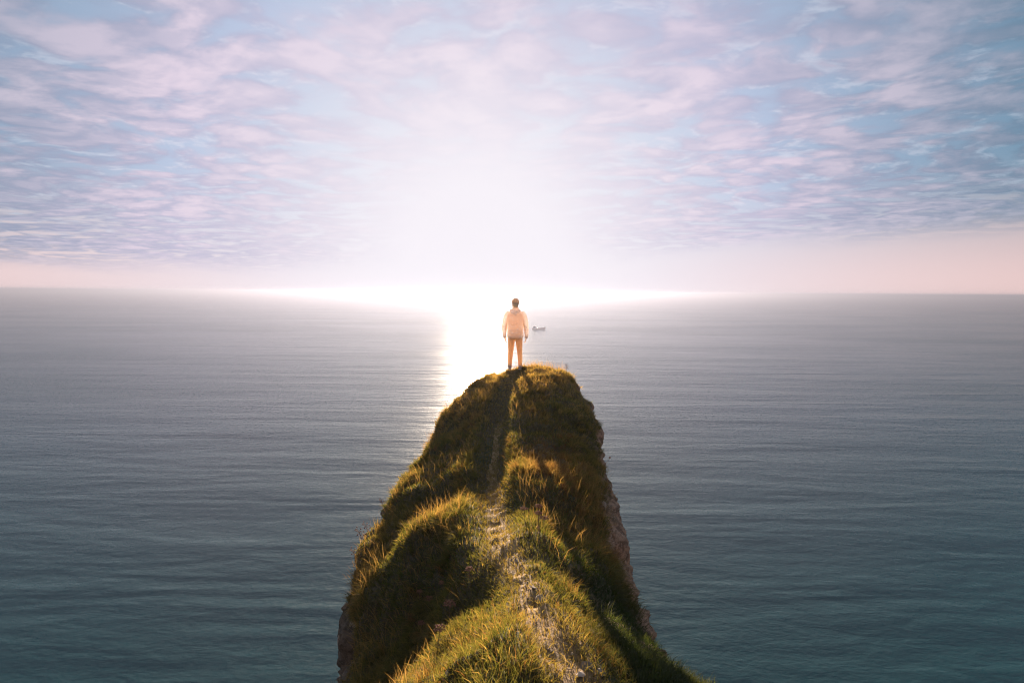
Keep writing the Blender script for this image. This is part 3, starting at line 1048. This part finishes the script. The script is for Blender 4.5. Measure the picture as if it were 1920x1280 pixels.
# ------------------------------------------------------------------ dried umbels and stalks standing in the grass
def build_plants():
    stem_m = cloth('dry_stem', (0.20, 0.11, 0.06), (0.15, 0.09, 0.045), 30.0)
    head_m = cloth('seed_head', (0.25, 0.10, 0.055), (0.32, 0.15, 0.08), 60.0)

    def plant(px, py, h, lean, lab, kind='umbel', hr=0.035):
        hit, n = on_ground(px, py)
        if hit is None:
            return
        r = random.Random(int(px * 7 + py))
        name = {'umbel': 'dried_umbel', 'knob': 'seed_stalk', 'spray': 'seed_spray'}[kind]
        root = empty(name, hit - Vector((0, 0, 0.012)), label=lab, cat='plant', group='dried plants along the ridge')
        bm = bmesh.new()
        a = r.uniform(-0.3, 0.3)
        top = Vector((lean * h, a * 0.25 * h, h))
        pts = [Vector((0, 0, 0)), Vector((lean * 0.25 * h, 0.02 * h, 0.4 * h)), top * 0.78 + Vector((0, 0, 0.02 * h)), top]
        tube(bm, pts, [0.0032, 0.0026, 0.0022, 0.0018], 6)
        part('stem', bm, stem_m, root)
        if kind == 'umbel':
            bm = bmesh.new()
            m = 15
            tips = []
            for k in range(m):
                an = k * 2.4
                rr = hr * math.sqrt((k + 0.5) / m)
                tips.append(top + Vector((rr * math.cos(an), rr * math.sin(an), hr * 0.75 - rr * 0.35 + r.uniform(-.003, .003))))
                tube(bm, [top, top.lerp(tips[-1], 0.6) + Vector((0, 0, -0.003)), tips[-1]], [0.0012, 0.001, 0.0009], 4)
            ry = part('umbel_rays', bm, stem_m, root)
            bm = bmesh.new()
            for t in tips:
                for _ in range(4):
                    bmesh.ops.create_icosphere(bm, subdivisions=1, radius=hr * r.uniform(0.10, 0.17), matrix=Matrix.Translation(t + Vector((r.uniform(-1, 1), r.uniform(-1, 1), r.uniform(-.4, .6))) * hr * 0.16))
            part('seed_head', bm, head_m, root, smooth=False)
        elif kind == 'knob':
            bm = bmesh.new()
            ball(bm, top, (hr * 0.30, hr * 0.30, hr * 0.42), 10)
            for k in range(8):
                an = k * 0.785
                tube(bm, [top, top + Vector((math.cos(an) * hr * 0.5, math.sin(an) * hr * 0.5, hr * 0.15))], [0.003, 0.001], 4)
            part('seed_head', bm, head_m, root)
        else:
            bm = bmesh.new()
            for k in range(16):
                f = 0.45 + 0.55 * k / 16
                p0 = top * f
                an = k * 2.4
                p1 = p0 + Vector((math.cos(an), math.sin(an), 0.9)) * hr * (1.2 - 0.6 * f)
                tube(bm, [p0, p1], [0.0012, 0.0008], 4)
                bmesh.ops.create_icosphere(bm, subdivisions=1, radius=hr * 0.15, matrix=Matrix.Translation(p1))
            part('seed_head', bm, head_m, root, smooth=False)

    P = [
        (882, 1105, .16, -.05, 'brown dried umbel highest in the dark hollow, nearest the path', 'umbel', .034),
        (832, 1118, .14, -.1, 'small brown umbel left of the highest one in the dark hollow', 'umbel', .026),
        (786, 1135, .15, .05, 'dried umbel near the lit spur in the dark hollow', 'umbel', .026),
        (802, 1150, .15, .1, 'reddish umbel in the middle of the dark hollow', 'umbel', .034),
        (843, 1168, .16, 0, 'broad reddish umbel at the right side of the dark hollow', 'umbel', .042),
        (793, 1196, .14, -.1, 'low brown umbel deep in the dark hollow', 'umbel', .028),
        (820, 1222, .15, .1, 'lowest umbel of the dark hollow, near the knoll', 'umbel', .034),
        (986, 995, .20, -.1, 'leftmost pale umbel by the russet grass right of the path', 'umbel', .034),
        (1009, 1000, .24, 0, 'tallest umbel by the russet grass right of the path', 'umbel', .032),
        (1012, 1006, .20, -.06, 'middle umbel of the four by the russet grass', 'umbel', .032),
        (1021, 1014, .20, -.05, 'lowest right umbel of the four by the russet grass', 'umbel', .034),
        (1216, 1150, .20, .05, 'tall reddish seed spray standing on the right brow before the sea', 'spray', .030),
        (1222, 1158, .25, .45, 'thin leaning stalk on the right brow before the sea', 'spray', .012),
        (1232, 1162, .10, 0, 'low orange umbel on the right brow before the sea', 'umbel', .022),
        (1271, 1195, .15, .03, 'knobbed stalk standing alone against the sea on the near right slope', 'knob', .026),
        (1294, 1215, .10, .1, 'short knobbed stalk lowest on the near right edge', 'knob', .018),
        (700, 1012, .24, -.5, 'uppermost reddish spray leaning out over the left edge', 'spray', .05),
        (690, 1030, .28, -.5, 'large reddish spray leaning out over the left edge', 'spray', .06),
        (676, 1062, .24, -.45, 'third reddish spray down the left edge', 'spray', .05),
        (655, 1088, .26, -.5, 'lowest reddish spray on the left edge above the cliff', 'spray', .05),
        (722, 955, .18, -.4, 'small dark spray high on the left edge', 'spray', .04),
        (1062, 703, .26, .0, 'thin spray at the right shoulder of the cliff tip', 'spray', .05),
        (1130, 880, .20, .5, 'dark knobbed stalk leaning out from the right edge', 'knob', .04),
    ]
    for a in P:
        plant(*a)


build_plants()


# ------------------------------------------------------------------ fishing boat out on the water
def build_boat():
    d = 572.0
    root = empty('fishing_boat', (0.0586 * d, d, 0.0), R(4), label='small fishing boat with aft wheelhouse far out on the sea', cat='boat')
    hull_m = cloth('red_hull_paint', (0.82, 0.52, 0.40), (0.76, 0.46, 0.34), 0.8, 0.5)
    white_m = cloth('white_cabin_paint', (0.72, 0.68, 0.64), (0.62, 0.58, 0.54), 0.9, 0.5)
    deck_m = cloth('deck_boards', (0.25, 0.17, 0.10), (0.20, 0.14, 0.09), 1.5, 0.8)
    steel_m = cloth('dark_steel', (0.45, 0.38, 0.34), (0.40, 0.33, 0.30), 2.0, 0.5)
    glass_m, _, _ = principled('cabin_glass', (0.03, 0.04, 0.05), 0.08)
    # hull sections, stern to bow: x, half beam at deck, deck height, half beam at waterline, keel
    sec = [(-8.3, 1.9, 1.55, 1.5, -0.2), (-7.0, 2.15, 1.45, 1.9, -0.7), (-4.0, 2.35, 1.35, 2.1, -1.0), (0.0, 2.4, 1.35, 2.15, -1.1),
           (3.5, 2.2, 1.60, 1.8, -1.0), (6.0, 1.6, 2.05, 1.05, -0.8), (7.6, 0.8, 2.50, 0.35, -0.4), (8.5, 0.08, 2.85, 0.04, 0.2)]
    bm = bmesh.new()
    rings = []
    for x, hb, zd, hw, k in sec:
        pr = [(0, k), (hw * 0.75, k * 0.6), (hw, 0.1), ((hw + hb) / 2, zd * 0.55), (hb, zd), (hb, zd + 0.55), (hb - 0.10, zd + 0.55), (hb - 0.12, zd)]
        pts = [(-y, z) for y, z in pr[::-1]] + pr[1:]
        rings.append([bm.verts.new((x, y, z)) for y, z in pts])
    for a, b in zip(rings[:-1], rings[1:]):
        for k in range(len(a) - 1):
            bm.faces.new((a[k], b[k], b[k + 1], a[k + 1]))
    bm.faces.new(rings[0])
    hull = part('hull', bm, hull_m, root, smooth=False)
    bm = bmesh.new()
    rr = []
    for x, hb, zd, hw, k in sec[:-1]:
        rr.append([bm.verts.new((x, -hb + 0.06, zd + 0.05)), bm.verts.new((x, hb - 0.06, zd + 0.05))])
    for a, b in zip(rr[:-1], rr[1:]):
        bm.faces.new((a[0], b[0], b[1], a[1]))
    part('deck', bm, deck_m, root, smooth=False)
    for s in (-1, 1):
        bm = bmesh.new()
        tube(bm, [(x, s * (hb + 0.03), zd + 0.50) for x, hb, zd, hw, k in sec], [0.07] * len(sec), 6)
        part('rubbing_strake', bm, white_m, hull)
    bm = bmesh.new()
    box(bm, (-5.4, 0, 2.75), (3.4, 3.0, 2.7), 0.12)
    wh = part('wheelhouse', bm, white_m, root, smooth=False)
    bm = bmesh.new()
    box(bm, (-5.35, 0, 4.19), (3.9, 3.4, 0.16), 0.05)
    part('roof', bm, hull_m, wh, smooth=False)
    for x, y, sx, sy in [(-3.69, -0.95, 0.05, 0.7), (-3.69, 0, 0.05, 0.8), (-3.69, 0.95, 0.05, 0.7)] + [(-4.4 - 1.0 * k, s * 1.51, 0.65, 0.05) for k in range(3) for s in (-1, 1)]:
        bm = bmesh.new()
        box(bm, (x, y, 3.35), (sx, sy, 0.75), 0.01)
        part('window', bm, glass_m, wh, smooth=False)
    bm = bmesh.new()
    tube(bm, [(-5.0, 0, 4.2), (-5.0, 0, 7.4)], [0.09, 0.05], 8)
    tube(bm, [(-5.0, -0.8, 6.2), (-5.0, 0.8, 6.2)], [0.04, 0.04], 6)
    part('mast', bm, steel_m, root)
    bm = bmesh.new()
    tube(bm, [(4.4, 0, 1.7), (4.4, 0, 4.3)], [0.10, 0.06], 8)
    tube(bm, [(4.4, 0, 2.6), (0.6, 0, 4.0)], [0.07, 0.05], 8)
    part('derrick', bm, steel_m, root)
    bm = bmesh.new()
    tube(bm, [(4.4, 0, 4.3), (8.4, 0, 3.35)], [0.025, 0.025], 5)
    tube(bm, [(4.4, 0, 4.3), (-5.0, 0, 7.3)], [0.025, 0.025], 5)
    part('rigging', bm, steel_m, root)
    bm = bmesh.new()
    tube(bm, [(-1.6, -0.9, 1.9), (-1.6, 0.9, 1.9)], [0.45, 0.45], 12)
    box(bm, (-1.6, 0, 1.6), (0.9, 2.3, 0.5), 0.05)
    part('winch', bm, steel_m, root)


build_boat()


# ------------------------------------------------------------------ haze: sunlit sea air round the whole place
def build_haze():
    bm = bmesh.new()
    top, bot, e = CAM_Z + 3.0, -3.0, 41000.0
    box(bm, (0, 0, (top + bot) / 2), (2 * e, 2 * e, top - bot))
    m = bpy.data.materials.new('sea_haze')
    m.use_nodes = True
    t = NT(m.node_tree)
    t.n.clear()
    v = t.new('ShaderNodeVolumePrincipled')
    v.inputs['Color'].default_value = (0.195, 0.21, 0.275, 1)
    v.inputs['Density'].default_value = HAZE_D
    v.inputs['Anisotropy'].default_value = HAZE_G
    o = t.new('ShaderNodeOutputMaterial')
    t.l.new(v.outputs[0], o.inputs['Volume'])
    part('haze', bm, m, smooth=False, kind='stuff', label='thin bright sea haze glowing around the low sun')


HAZE_D, HAZE_G = 0.00056, 0.54
build_haze()
